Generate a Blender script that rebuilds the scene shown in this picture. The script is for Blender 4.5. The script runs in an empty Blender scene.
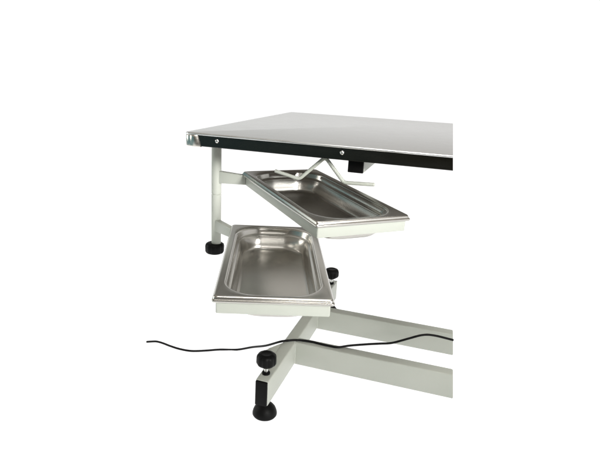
import bpy, bmesh, math, random
from mathutils import Vector, Matrix
random.seed(4)
scene = bpy.context.scene
COL = scene.collection
R = math.radians

# ------------------------------------------------------------------ materials
def new_mat(name):
    m = bpy.data.materials.new(name); m.use_nodes = True
    nt = m.node_tree
    return m, nt, nt.nodes['Principled BSDF']

def ramp(nt, src, stops):
    r = nt.nodes.new('ShaderNodeValToRGB')
    e = r.color_ramp.elements
    while len(e) < len(stops): e.new(0.5)
    for el, (p, c) in zip(e, stops):
        el.position = p
        el.color = (c, c, c, 1) if isinstance(c, (int, float)) else (*c, 1)
    nt.links.new(src, r.inputs['Fac'])
    return r.outputs['Color']

def noise(nt, scale, detail=4, stretch=(1, 1, 1), rough=0.55):
    tc = nt.nodes.new('ShaderNodeTexCoord')
    mp = nt.nodes.new('ShaderNodeMapping'); mp.inputs['Scale'].default_value = stretch
    n = nt.nodes.new('ShaderNodeTexNoise')
    n.inputs['Scale'].default_value = scale; n.inputs['Detail'].default_value = detail
    n.inputs['Roughness'].default_value = rough
    nt.links.new(tc.outputs['Object'], mp.inputs['Vector'])
    nt.links.new(mp.outputs['Vector'], n.inputs['Vector'])
    return n.outputs['Fac']

def bump(nt, b, src, strength, dist):
    bp = nt.nodes.new('ShaderNodeBump')
    bp.inputs['Strength'].default_value = strength; bp.inputs['Distance'].default_value = dist
    nt.links.new(src, bp.inputs['Height']); nt.links.new(bp.outputs['Normal'], b.inputs['Normal'])

def mat_paint():
    m, nt, b = new_mat('powder_coat_grey_white')
    c = ramp(nt, noise(nt, 9, 5), [(0.3, (0.395, 0.413, 0.368)), (0.7, (0.43, 0.446, 0.40))])
    nt.links.new(c, b.inputs['Base Color'])
    b.inputs['Roughness'].default_value = 0.42
    b.inputs['Specular IOR Level'].default_value = 0.4
    bump(nt, b, noise(nt, 420, 2), 0.12, 0.0006)
    return m

def mat_steel(name, base, r0, r1, stretch=(1, 1, 1), scale=30, bs=0.0, aniso=0.0):
    m, nt, b = new_mat(name)
    c = ramp(nt, noise(nt, scale * 0.4, 4, stretch), [(0.3, tuple(x * 0.93 for x in base)), (0.7, base)])
    nt.links.new(c, b.inputs['Base Color'])
    b.inputs['Metallic'].default_value = 1
    r = ramp(nt, noise(nt, scale, 6, stretch), [(0.3, r0), (0.7, r1)])
    nt.links.new(r, b.inputs['Roughness'])
    b.inputs['Anisotropic'].default_value = aniso
    if bs: bump(nt, b, noise(nt, scale, 5, stretch), bs, 0.0005)
    return m

def mat_plain(name, base, rough, spec=0.5, bs=0.0, bscale=300):
    m, nt, b = new_mat(name)
    c = ramp(nt, noise(nt, 40, 4), [(0.3, tuple(x * 0.75 for x in base)), (0.7, tuple(x * 1.15 for x in base))])
    nt.links.new(c, b.inputs['Base Color'])
    b.inputs['Roughness'].default_value = rough
    b.inputs['Specular IOR Level'].default_value = spec
    if bs: bump(nt, b, noise(nt, bscale, 3), bs, 0.0008)
    return m

PAINT = mat_paint()
PAN = mat_steel('satin_stainless_pan', (0.57, 0.555, 0.52), 0.23, 0.27, (1, 1, 1), 14, 0.0)
TOPM = mat_steel('brushed_stainless_top', (0.80, 0.805, 0.80), 0.26, 0.37, (1, 18, 1), 24, 0.0)
CAPM = mat_steel('polished_stainless_corner', (0.68, 0.65, 0.60), 0.24, 0.32, (1, 1, 4), 40, 0.05)
CHROME = mat_steel('zinc_plated_steel', (0.72, 0.72, 0.70), 0.15, 0.25)
TRIM = mat_plain('black_edge_trim', (0.0045, 0.0042, 0.003), 0.16, 0.75, 0.0, 90)
_b = TRIM.node_tree.nodes['Principled BSDF']
TRIM.node_tree.links.new(ramp(TRIM.node_tree, noise(TRIM.node_tree, 18, 5, (0.25, 1, 2)), [(0.3, 0.11), (0.7, 0.26)]), _b.inputs['Roughness'])
PLASTIC = mat_plain('black_plastic', (0.003, 0.003, 0.003), 0.5, 0.12, 0.1, 200)
RUBBER = mat_plain('black_rubber', (0.003, 0.003, 0.003), 0.5, 0.14, 0.1, 150)
BOARD = mat_plain('dark_board', (0.105, 0.094, 0.08), 0.7, 0.3, 0.1, 60)
CABLE = mat_plain('black_cable_sheath', (0.004, 0.004, 0.004), 0.5, 0.15)

# ------------------------------------------------------------------ helpers
def link(name, bm, mat, parent=None, smooth=True, angle=40, matrix=None):
    me = bpy.data.meshes.new(name)
    bmesh.ops.remove_doubles(bm, verts=bm.verts, dist=1e-6)
    bmesh.ops.recalc_face_normals(bm, faces=bm.faces)
    bm.to_mesh(me); bm.free()
    me.materials.append(mat)
    o = bpy.data.objects.new(name, me); COL.objects.link(o)
    if smooth:
        me.polygons.foreach_set('use_smooth', [True] * len(me.polygons))
        me.set_sharp_from_angle(angle=R(angle))
    if matrix is not None: o.matrix_world = matrix
    if parent: attach(o, parent)
    return o

def total(o):
    m = o.matrix_basis.copy()
    if o.parent: m = total(o.parent) @ o.matrix_parent_inverse @ m
    return m

def attach(o, parent):
    """parent o without moving it"""
    o.parent = parent
    o.matrix_parent_inverse = total(parent).inverted()

def tag(o, label, cat, group=None):
    o['label'] = label; o['category'] = cat
    if group: o['group'] = group
    return o

def hexa(bm, bottom, top, bevel=0.0, seg=2):
    """a solid from two corresponding loops of points"""
    a = [bm.verts.new(p) for p in bottom]; b = [bm.verts.new(p) for p in top]
    n = len(a); fs = [bm.faces.new(a[::-1]), bm.faces.new(b)]
    for i in range(n): fs.append(bm.faces.new((a[i], a[(i + 1) % n], b[(i + 1) % n], b[i])))
    if bevel:
        es = {e for f in fs for e in f.edges}
        bmesh.ops.bevel(bm, geom=list(es), offset=bevel, segments=seg, profile=0.5, affect='EDGES')
    return bm

def box(x0, x1, y0, y1, z0, z1, bevel=0.002, seg=2):
    bm = bmesh.new()
    return hexa(bm, [(x0, y0, z0), (x1, y0, z0), (x1, y1, z0), (x0, y1, z0)],
                [(x0, y0, z1), (x1, y0, z1), (x1, y1, z1), (x0, y1, z1)], bevel, seg)

def loft(bm, loops, close_start=False, close_end=False, wrap=False):
    V = [[bm.verts.new(p) for p in L] for L in loops]
    n = len(V[0])
    rng = range(len(V)) if wrap else range(len(V) - 1)
    for i in rng:
        A, B = V[i], V[(i + 1) % len(V)]
        for j in range(n):
            bm.faces.new((A[j], A[(j + 1) % n], B[(j + 1) % n], B[j]))
    if close_start: bm.faces.new(V[0][::-1])
    if close_end: bm.faces.new(V[-1])
    return bm

def rrect(w, l, r, z, n=10):
    """rounded rectangle loop"""
    r = max(r, 1e-4); pts = []
    for cx, cy, a0 in ((w/2 - r, l/2 - r, 0), (-w/2 + r, l/2 - r, 90), (-w/2 + r, -l/2 + r, 180), (w/2 - r, -l/2 + r, 270)):
        for k in range(n + 1):
            a = R(a0 + 90 * k / n)
            pts.append((cx + r * math.cos(a), cy + r * math.sin(a), z))
    return pts

def lathe(profile, n=40, lobes=0, amp=0.0, centre=(0, 0, 0)):
    bm = bmesh.new(); cx, cy, cz = centre; loops = []
    for r, z, k in [(q if len(q) == 3 else (*q, 0)) for q in profile]:
        L = []
        for i in range(n):
            a = 2 * math.pi * i / n
            rr = r * (1 - k * amp * (0.5 - 0.5 * math.cos(lobes * a)) ** 3) if lobes else r
            L.append((cx + rr * math.cos(a), cy + rr * math.sin(a), cz + z))
        loops.append(L)
    return loft(bm, loops, True, True)

def smooth_path(pts, sub=6):
    P = [Vector(p) for p in pts]; out = []
    for i in range(len(P) - 1):
        p0 = P[max(i - 1, 0)]; p1 = P[i]; p2 = P[i + 1]; p3 = P[min(i + 2, len(P) - 1)]
        for s in range(sub):
            t = s / sub
            out.append(0.5 * ((2 * p1) + (p2 - p0) * t + (2*p0 - 5*p1 + 4*p2 - p3) * t*t + (3*p1 - p0 - 3*p2 + p3) * t**3))
    out.append(P[-1]); return out

def tube(path, rad, n=14):
    bm = bmesh.new(); loops = []
    P = [Vector(p) for p in path]; up = None
    for i, p in enumerate(P):
        t = (P[min(i + 1, len(P) - 1)] - P[max(i - 1, 0)]).normalized()
        if up is None: up = Vector((0, 0, 1)) if abs(t.z) < 0.9 else Vector((1, 0, 0))
        s = t.cross(up).normalized(); up = s.cross(t).normalized()
        loops.append([p + rad * (math.cos(2*math.pi*k/n) * s + math.sin(2*math.pi*k/n) * up) for k in range(n)])
    t0 = (P[0] - P[1]).normalized(); t1 = (P[-1] - P[-2]).normalized()
    def shrink(L, c, f, d): return [c + (q - c) * f + d for q in L]
    loops = [shrink(loops[0], P[0], 0.6, t0 * rad * 0.5), shrink(loops[0], P[0], 0.9, t0 * rad * 0.25)] + loops + \
            [shrink(loops[-1], P[-1], 0.9, t1 * rad * 0.25), shrink(loops[-1], P[-1], 0.6, t1 * rad * 0.5)]
    return loft(bm, loops, True, True)

def round_corner(path, rad, seg=5):
    """fillet the inner corners of a polyline"""
    P = [Vector(p) for p in path]; out = [P[0]]
    for i in range(1, len(P) - 1):
        a = (P[i-1] - P[i]).normalized(); b = (P[i+1] - P[i]).normalized()
        for k in range(seg + 1):
            t = k / seg
            out.append((1-t)**2 * (P[i] + a*rad) + 2*t*(1-t) * P[i] + t*t * (P[i] + b*rad))
    out.append(P[-1]); return out

# ------------------------------------------------------------------ dimensions (metres; table corner at the origin)
FLOOR = -0.6080
D, T = 0.6251, 0.0248            # table depth, apron height
def table_end(y, z=0.0): return 0.48568 - 0.03896 * y - 0.12533 * z   # where the table and its base stop

table = bpy.data.objects.new('grooming_table', None); COL.objects.link(table)
table.location = (0.30, 0.31, FLOOR); table.empty_display_size = 0.1
tag(table, 'steel grooming table with black edging and a pale grey welded base and post', 'grooming table')

# ---- table top ----------------------------------------------------
def top_outline(grow, r, z, n=10):
    g = grow; pts = []
    x0, y0, y1 = -g, -g, D + g
    def arc(cx, cy, a0):
        for k in range(n + 1):
            a = R(a0 + 90 * k / n); pts.append((cx + r * math.cos(a), cy + r * math.sin(a), z))
    arc(x0 + r, y1 - r, 90); arc(x0 + r, y0 + r, 180)
    pts.append((table_end(y0, z), y0, z)); pts.append((table_end(y1, z), y1, z))
    return pts
bm = bmesh.new()
rad = 0.012
prof = [(-0.004, -0.0042), (0.0004, -0.0042), (0.0014, -0.0036), (0.0018, -0.0026), (0.0014, -0.0012), (0.0002, -0.0003), (-0.002, 0.0)]
loft(bm, [top_outline(g, rad + g, z) for g, z in prof], True, True)
top = link('tabletop', bm, TOPM, table, angle=50)
bm = bmesh.new()
loft(bm, [top_outline(g, rad + g, z) for g, z in [(-0.003, -T), (-0.0008, -T), (0, -T + 0.0008), (0, -0.0043), (-0.003, -0.0043)]], False, False)
loft(bm, [top_outline(g, rad + g, z) for g, z in [(-0.003, -0.0043), (-0.003, -T)]])
apron = link('edge_band', bm, TRIM, top, angle=35)
# polished corner cap wrapped round the front corner, with a slanted end
def cap_loop(grow, z, xe):
    g = grow; r = rad + g; pts = []
    pts.append((-g, 0.034, z))
    for k in range(13):
        a = R(180 + 90 * k / 12); pts.append((rad + r * math.cos(a), rad + r * math.sin(a), z))
    for k in range(1, 9):                                   # the pressed cap bulges a little on its front
        t = k / 8
        pts.append((rad + (xe - rad) * t, -g - (0.0028 * math.sin(math.pi * t) if grow > 0 else 0), z))
    return pts
bm = bmesh.new()
xa, xb = 0.0265, 0.0335
outer = [cap_loop(g, z, xb + (xa - xb) * (z + T) / T) for g, z in
         [(-0.0005, -T - 0.0012), (0.0009, -T - 0.0006), (0.0015, -T + 0.001), (0.0015, -0.0068), (0.0010, -0.0052), (0.0002, -0.0044)]]
V = [[bm.verts.new(p) for p in L] for L in outer]
inner = [[bm.verts.new(p) for p in cap_loop(-0.004, L[0][2], L[-1][0])] for L in (outer[0], outer[-1])]
allV = [inner[0]] + V + [inner[1]]
for A, B in zip(allV, allV[1:]):
    for j in range(len(A) - 1): bm.faces.new((A[j], A[j+1], B[j+1], B[j]))
for A, B in zip(inner[1:], inner[:1]):
    for j in range(len(A) - 1): bm.faces.new((A[j], A[j+1], B[j+1], B[j]))
bm.faces.new([L[0] for L in allV]); bm.faces.new([L[-1] for L in allV][::-1])
link('corner_cap', bm, CAPM, top, angle=35)
bm = bmesh.new()
hexa(bm, [(0.004, 0.004, -0.021), (table_end(0) - 0.004, 0.004, -0.021), (table_end(D) - 0.004, D - 0.004, -0.021), (0.004, D - 0.004, -0.021)],
     [(0.004, 0.004, -0.0046), (table_end(0) - 0.004, 0.004, -0.0046), (table_end(D) - 0.004, D - 0.004, -0.0046), (0.004, D - 0.004, -0.0046)])
link('core_board', bm, BOARD, top, smooth=False)
for x in (0.0675, 0.3041):
    s = lathe([(0.0036, 0.0), (0.0038, 0.0006), (0.0034, 0.0014), (0.0024, 0.0021), (0.0016, 0.0023), (0.0014, 0.0014), (0.0005, 0.0012)], 24)
    link('screw', s, CHROME, top, matrix=Matrix.Translation((x, 0.0002, -0.0122)) @ Matrix.Rotation(R(90), 4, 'X'))

# ---- cross tube under the top ----
bm = bmesh.new()
x0, x1, z0, z1, y0, y1, w = 0.3093, 0.3376, -0.0506, -0.0212, 0.034, 0.598, 0.002
hexa(bm, [(x0, y0, z0), (x1, y0, z0), (x1, y1, z0), (x0, y1, z0)], [(x0, y0, z1), (x1, y0, z1), (x1, y1, z1), (x0, y1, z1)], 0.002, 2)
ct = link('cross_tube', bm, PAINT, table)
link('end_cap', box(x0 + 0.0003, x1 - 0.0003, y0 - 0.004, y0 + 0.002, z0 + 0.0003, z1 - 0.0003, 0.0012), PLASTIC, ct)

# ---- bent rod hanging under the front edge ----
path = [(0.1735, 0.03, -0.0620), (0.2205, 0.03, -0.0722), (0.2655, 0.03, -0.0290), (0.2690, 0.03, -0.0290), (0.3045, 0.03, -0.0697), (0.3585, 0.03, -0.0676)]
link('hanging_rod', tube(round_corner(path, 0.006), 0.0033), PAINT, table, angle=60)

# ---- post that carries the two tray frames ----
PX, PY, PR = 0.0188, 0.097, 0.0102
post = link('tray_post', lathe([(PR*0.9, -0.2475), (PR, -0.2470), (PR, -0.1382), (PR*0.93, -0.1377), (PR*0.93, -0.1366), (PR, -0.1361), (PR, -0.0212)], 40, centre=(PX, PY, 0)), PAINT, table, angle=30)
kp = [(0.006, -0.0260, 0), (0.0140, -0.0258, 0), (0.0185, -0.0240, 0.6), (0.0203, -0.0210, 1), (0.0206, -0.0095, 1), (0.0198, -0.0055, 0.8), (0.0165, -0.0030, 0.3), (0.012, -0.0022, 0), (0.004, -0.002, 0)]
link('post_knob', lathe(kp, 96, 10, 0.05, (PX - 0.0035, PY, -0.2440)), PLASTIC, post, angle=50)

# ---- trays and their frames ----
PW, PL = 0.1713, 0.3478
def tilt(cx, cy, cz, a, sx, sy):
    return Matrix.Translation((cx, cy, cz)) @ Matrix.Rotation(a, 4, 'Z') @ Matrix.Rotation(math.atan(sy), 4, 'X') @ Matrix.Rotation(-math.atan(sx), 4, 'Y')
M_LOW = tilt(0.2201, -0.0914, -0.1820, 0.35602, -0.0057, 0.0064)
M_UP = tilt(0.2548, 0.0289, -0.0898, 0.74036, -0.0069, 0.0348)

def pan_mesh():
    prof = [  # inset, z, corner radius : from the middle of the floor out to the rolled lip and back underneath
        (0.0420, -0.0422, 0.028), (0.0335, -0.0420, 0.034), (0.0298, -0.0412, 0.036), (0.0272, -0.0392, 0.038), (0.0256, -0.0362, 0.040),
        (0.0247, -0.0325, 0.041), (0.0226, -0.0175, 0.043), (0.0221, -0.0155, 0.043), (0.0208, -0.0142, 0.044), (0.0182, -0.0135, 0.046),
        (0.0170, -0.0127, 0.047), (0.0164, -0.0112, 0.047), (0.0150, -0.0046, 0.049), (0.0145, -0.0026, 0.049), (0.0133, -0.0011, 0.050), (0.0115, -0.0005, 0.051),
        (0.0098, -0.0004, 0.036), (0.0060, -0.0001, 0.010), (0.0044, 0.0, 0.0065), (0.0032, -0.0003, 0.0060), (0.0024, -0.0010, 0.0055), (0.0021, -0.0018, 0.0052),
        (0.0018, -0.0028, 0.0050), (0.0016, -0.0040, 0.0048), (0.0011, -0.0047, 0.0044), (0.0004, -0.0053, 0.0042), (0.0, -0.0062, 0.0042), (0.0001, -0.0080, 0.0042), (0.0008, -0.0089, 0.0042), (0.0018, -0.0087, 0.004),
        (0.0026, -0.0070, 0.005), (0.0048, -0.0022, 0.008), (0.0110, -0.0020, 0.036), (0.0156, -0.0040, 0.048),
        (0.0174, -0.0115, 0.047), (0.0184, -0.0142, 0.046), (0.0210, -0.0152, 0.044), (0.0234, -0.0180, 0.042), (0.0256, -0.0330, 0.040), (0.0265, -0.0368, 0.040), (0.0280, -0.0400, 0.038), (0.0305, -0.0422, 0.036), (0.0340, -0.0430, 0.034), (0.0420, -0.0432, 0.028)]
    bm = bmesh.new()
    loops = [rrect(PW - 2*i, PL - 2*i, r, z, 14) for i, z, r in prof]
    loft(bm, loops, True, True)
    return bm
pan_low = link('steel_tray', pan_mesh(), PAN, None, angle=60)
pan_low.matrix_world = M_LOW
tag(pan_low, 'stainless steel tray with a stepped wall in the lower frame, seen squarely from the front', 'steel tray', 'steel trays in the swivel frames')
pan_up = pan_low.copy(); COL.objects.link(pan_up); pan_up.matrix_world = M_UP
pan_up['label'] = 'stainless steel tray turned cornerwise in the upper frame just below the tabletop'

def frame_mesh():
    bm = bmesh.new(); i0, i1, zt, zb, r = 0.0055, 0.0128, -0.0076, -0.0275, 0.0012
    prof = [(i0, zb + r), (i0 + 0.0003, zb + 0.0003), (i0 + r, zb), (i1 - r, zb), (i1, zb + r), (i1, zt - r), (i1 - r, zt), (i0 + r, zt), (i0 + 0.0003, zt - 0.0003), (i0, zt - r)]
    loft(bm, [rrect(PW - 2*i, PL - 2*i, 0.0022, z, 3) for i, z in prof], wrap=True)
    return bm
fr_low = link('tray_frame', frame_mesh(), PAINT, None, angle=35); fr_low.matrix_world = M_LOW
fr_up = fr_low.copy(); COL.objects.link(fr_up); fr_up.matrix_world = M_UP
for f in (fr_low, fr_up): attach(f, table)

def arm(M, z_top, z_bot, parent, corner=(-PW/2 + 0.0052, PL/2 - 0.0052), th=0.006):
    """flat bar from the post to the far corner of a tray frame"""
    a = Vector((PX, PY, 0)); ct_ = M @ Vector((*corner, -0.0076)); cb = M @ Vector((*corner, -0.0275))
    d = Vector((ct_.x - PX, ct_.y - PY, 0)); L = d.length; d.normalize(); s = Vector((-d.y, d.x, 0)) * th
    p = a + d * (PR * 0.6); e = d * 0.004
    bm = bmesh.new()
    def q(v, z): return (v.x, v.y, z)
    et = Vector((ct_.x, ct_.y, 0)) + e
    A = [q(p - s, z_bot), q(p + s, z_bot), q(p + s, z_top), q(p - s, z_top)]
    B = [q(et - s, cb.z + 0.0004), q(et + s, cb.z + 0.0004), q(et + s, ct_.z - 0.0004), q(et - s, ct_.z - 0.0004)]
    hexa(bm, A, B, 0.0012, 2)
    return link('swivel_arm', bm, PAINT, parent, angle=35)
arm(M_UP, -0.0877, -0.1131, fr_up)
arm(M_LOW, -0.1926, -0.2178, fr_low)

# ---- welded base ----
FX0, FX1, FY0, FY1, ZT = 0.1483, 0.1769, 0.0232, 0.6254, -0.5072
TH = 0.0594; ZB = ZT - TH
foot = link('foot_beam', box(FX0, FX1, FY0, FY1, ZB, ZT, 0.0028, 3), PAINT, table)
for y, s in ((FY0, -1), (FY1, 1)):
    link('end_cap', box(FX0 + 0.0012, FX1 - 0.0012, min(y - 0.004, y + s*0.0035), max(y + 0.004, y + s*0.0035), ZB + 0.0012, ZT - 0.0012, 0.0015, 2), PLASTIC, foot)
def long_beam(y0, y1, zt):
    bm = bmesh.new(); zb = zt - 0.0584
    hexa(bm, [(FX1 - 0.001, y0, zb), (table_end(y0, zb), y0, zb), (table_end(y1, zb), y1, zb), (FX1 - 0.001, y1, zb)], [(FX1 - 0.001, y0, zt), (table_end(y0, zt), y0, zt), (table_end(y1, zt), y1, zt), (FX1 - 0.001, y1, zt)], 0.0028, 3)
    return link('long_beam', bm, PAINT, table)
b1 = long_beam(0.2049, 0.2334, ZT - 0.0005)
b2 = long_beam(0.4032, 0.4318, ZT - 0.0007)
# weld seams where the long beams meet the foot
for b, y0, y1 in ((b1, 0.2049, 0.2334), (b2, 0.4032, 0.4318)):
    pts = [(FX1 + 0.0004, y0 - 0.0004, ZB + 0.004 + k * (TH - 0.008) / 24) for k in range(25)]
    pts = [(x + random.uniform(-3e-4, 3e-4), y + random.uniform(-3e-4, 3e-4), z) for x, y, z in pts]
    link('weld_seam', tube(pts, 0.0016, 8), PAINT, b, angle=80)
# small triangular gusset on the outer side of the foot
bm = bmesh.new()
tri = [(FX0 + 0.002, 0.098), (FX0 - 0.025, 0.147), (FX0 - 0.020, 0.158), (FX0 + 0.002, 0.197)]
hexa(bm, [(x, y, ZT - 0.012) for x, y in tri[::-1]], [(x, y, ZT - 0.0012) for x, y in tri[::-1]], 0.0015, 2)
link('gusset_plate', bm, PAINT, foot)

# ---- levelling screws with knobs and rubber feet ----
def leveller(x, y):
    st = link('threaded_rod', lathe([(0.0030, -0.02), (0.0042, -0.0195), (0.0042, 0.0260), (0.003, 0.0265)], 20, centre=(x, y, ZT)), CHROME, foot, angle=40)
    link('lock_nut', lathe([(0.0070, 0.0002), (0.0086, 0.0006), (0.0086, 0.0044), (0.0072, 0.0052), (0.0045, 0.0054)], 6 * 4, 6, 0.03, (x, y, ZT)), PLASTIC, st, angle=40)
    k = [(0.005, 0.0165, 0), (0.0085, 0.0166, 0), (0.0105, 0.0185, 0), (0.0150, 0.0210, 0.5), (0.0196, 0.0245, 1), (0.0214, 0.0275, 1), (0.0217, 0.0300, 1), (0.0214, 0.0408, 1), (0.0205, 0.0440, 1), (0.0180, 0.0470, 0.6), (0.0130, 0.0490, 0.2), (0.0105, 0.0494, 0), (0.0095, 0.0489, 0), (0.002, 0.0487, 0)]
    link('levelling_knob', lathe(k, 96, 9, 0.06, (x, y, ZT)), PLASTIC, st, angle=50)
    f = [(0.020, FLOOR - ZT), (0.0252, FLOOR - ZT + 0.0006), (0.0268, FLOOR - ZT + 0.0030), (0.0268, FLOOR - ZT + 0.0062), (0.0258, FLOOR - ZT + 0.0105), (0.0235, FLOOR - ZT + 0.0165), (0.0195, FLOOR - ZT + 0.0220), (0.0145, FLOOR - ZT + 0.0265), (0.0090, FLOOR - ZT + 0.0295), (0.0070, FLOOR - ZT + 0.0310), (0.0068, FLOOR - ZT + 0.0420)]
    link('rubber_foot', lathe(f, 48, centre=(x, y, ZT)), RUBBER, foot, angle=50)
leveller(0.1612, 0.0510)
leveller(0.1640, 0.5950)

# ---- cord ----
cz = FLOOR + 0.0028
cord = [(-0.2475, 0.2175, cz), (-0.2367, 0.2240, cz), (-0.2239, 0.2295, cz), (-0.2035, 0.2281, cz), (-0.1788, 0.2229, cz), (-0.1463, 0.2190, cz), (-0.1132, 0.2224, cz), (-0.0798, 0.2390, cz),
        (-0.0482, 0.2582, cz), (-0.0066, 0.2755, cz), (0.0450, 0.2560, -0.5760), (0.1000, 0.2090, -0.5350), (0.1432, 0.1886, -0.5044), (0.1589, 0.2017, -0.5044), (0.1775, 0.2124, -0.5044), (0.1946, 0.2166, -0.5044),
        (0.2166, 0.2187, -0.5044), (0.2345, 0.2170, -0.5044), (0.2593, 0.2164, -0.5044), (0.2790, 0.2190, -0.5044), (0.3037, 0.2350, -0.5030), (0.3435, 0.2500, -0.4983), (0.3703, 0.2600, -0.4959),
        (0.3970, 0.2700, -0.4933), (0.4298, 0.2800, -0.4808), (0.4624, 0.2900, -0.4685), (0.4893, 0.3000, -0.4685), (0.5332, 0.3100, -0.4761)]
tag(link('power_cord', tube(smooth_path(cord, 6), 0.0027, 12), CABLE, None, angle=70),
    'thin black power cord trailing over the base beams and out to the left', 'cord')

# ------------------------------------------------------------------ setting: white floor with an added glow, so no shadows show on it
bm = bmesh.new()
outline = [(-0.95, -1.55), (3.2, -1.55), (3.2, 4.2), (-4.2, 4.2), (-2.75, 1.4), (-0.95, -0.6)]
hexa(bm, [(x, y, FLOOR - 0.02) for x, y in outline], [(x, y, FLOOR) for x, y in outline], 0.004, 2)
m, nt, b = new_mat('white_floor_glow')
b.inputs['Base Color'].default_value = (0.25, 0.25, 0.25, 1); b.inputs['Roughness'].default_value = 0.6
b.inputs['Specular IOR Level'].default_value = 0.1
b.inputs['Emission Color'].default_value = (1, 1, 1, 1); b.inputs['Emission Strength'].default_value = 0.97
fl = link('glowing_floor', bm, m, None, smooth=False); fl['kind'] = 'structure'

# world: a white backdrop behind the table, a dim room with a teal wall behind the camera
w = bpy.data.worlds.new('World'); scene.world = w; w.use_nodes = True
nt = w.node_tree; bg = nt.nodes['Background']
tc = nt.nodes.new('ShaderNodeTexCoord'); sp = nt.nodes.new('ShaderNodeSeparateXYZ')
nt.links.new(tc.outputs['Generated'], sp.inputs[0])
def math_(op, a, b=None):
    n = nt.nodes.new('ShaderNodeMath'); n.operation = op
    for k, v in enumerate((a, b)):
        if v is None: continue
        if isinstance(v, (int, float)): n.inputs[k].default_value = v
        else: nt.links.new(v, n.inputs[k])
    return n.outputs[0]
def mix(f, a, b):
    n = nt.nodes.new('ShaderNodeMix'); n.data_type = 'RGBA'
    nt.links.new(f, n.inputs['Factor'])
    for s, v in (('A', a), ('B', b)):
        i = [q for q in n.inputs if q.name == s and q.type == 'RGBA'][0]
        if isinstance(v, tuple): i.default_value = (*v, 1)
        else: nt.links.new(v, i)
    return [q for q in n.outputs if q.type == 'RGBA'][0]
X, Y, Z = sp.outputs
room = mix(ramp(nt, math_('ADD', math_('MULTIPLY', X, -0.5), 0.5), [(0.54, 0.0), (0.78, 1.0)]), (0.035, 0.033, 0.024), (0.10, 0.23, 0.25))
ceil = mix(ramp(nt, Z, [(0.20, 0.0), (0.40, 1.0)]), room, (0.31, 0.285, 0.25))
# the white backdrop fills the directions towards +Y and a little to the left
# how far behind the table (+Y) a direction points
back = math_('MULTIPLY', ramp(nt, math_('ADD', math_('MULTIPLY', math_('ADD', math_('MULTIPLY', Y, 0.76), math_('MULTIPLY', X, 0.65)), 0.5), 0.5), [(0.46, 0.0), (0.50, 1.0)]), ramp(nt, Z, [(0.175, 1.0), (0.34, 0.0)]))
nt.links.new(mix(back, ceil, (1.05, 1.05, 1.05)), bg.inputs['Color'])
bg.inputs['Strength'].default_value = 1.0

def area(name, loc, target, sx, sy, power, col=(1, 1, 1), spread=180):
    l = bpy.data.lights.new(name, 'AREA'); l.shape = 'RECTANGLE'; l.size = sx; l.size_y = sy; l.energy = power; l.color = col; l.spread = R(spread)
    o = bpy.data.objects.new(name, l); COL.objects.link(o); o.location = loc
    o.rotation_euler = (Vector(target) - Vector(loc)).to_track_quat('-Z', 'Y').to_euler()
    return o
area('softbox_key', (0.5, -0.8, 2.3), (0.28, -0.1, -0.1), 0.9, 0.6, 42, (1, 0.985, 0.95))
area('softbox_right', (2.1, -1.55, 0.85), (0.22, -0.08, 0.02), 0.8, 0.6, 5.4, (1, 0.99, 0.97), 34)
area('softbox_strip', (1.08, -1.9, 0.55), (0.2, 0.0, -0.2), 0.06, 0.8, 2.2, (1, 0.98, 0.94))
area('fill_left', (-2.0, -0.25, 0.25), (0.1, 0.0, -0.1), 1.1, 0.9, 14, (1, 0.96, 0.90))  # added fill lamp, gives the corner cap a bright reflection
area('softbox_top', (0.4, 0.9, 2.0), (0.3, 0.2, 0), 1.4, 1.0, 12)

# ------------------------------------------------------------------ camera
cam = bpy.data.cameras.new('camera'); co = bpy.data.objects.new('camera', cam); COL.objects.link(co)
co.location = (0.50499, -0.88535, 0.12157)
co.rotation_euler = (1.28682, -0.04354, 0.32851)
cam.sensor_width = 36; cam.lens = 528.686 * 36 / 600
cam.shift_x = (300 - 289.697) / 600; cam.shift_y = (223.255 - 230) / 600
cam.clip_start = 0.01; cam.clip_end = 100
scene.camera = co
scene.view_settings.view_transform = 'Standard'; scene.view_settings.look = 'None'
scene.view_settings.exposure = 0; scene.view_settings.gamma = 1
scene.cycles.use_denoising = True
scene.cycles.max_bounces = 10
scene.cycles.sample_clamp_indirect = 3.0
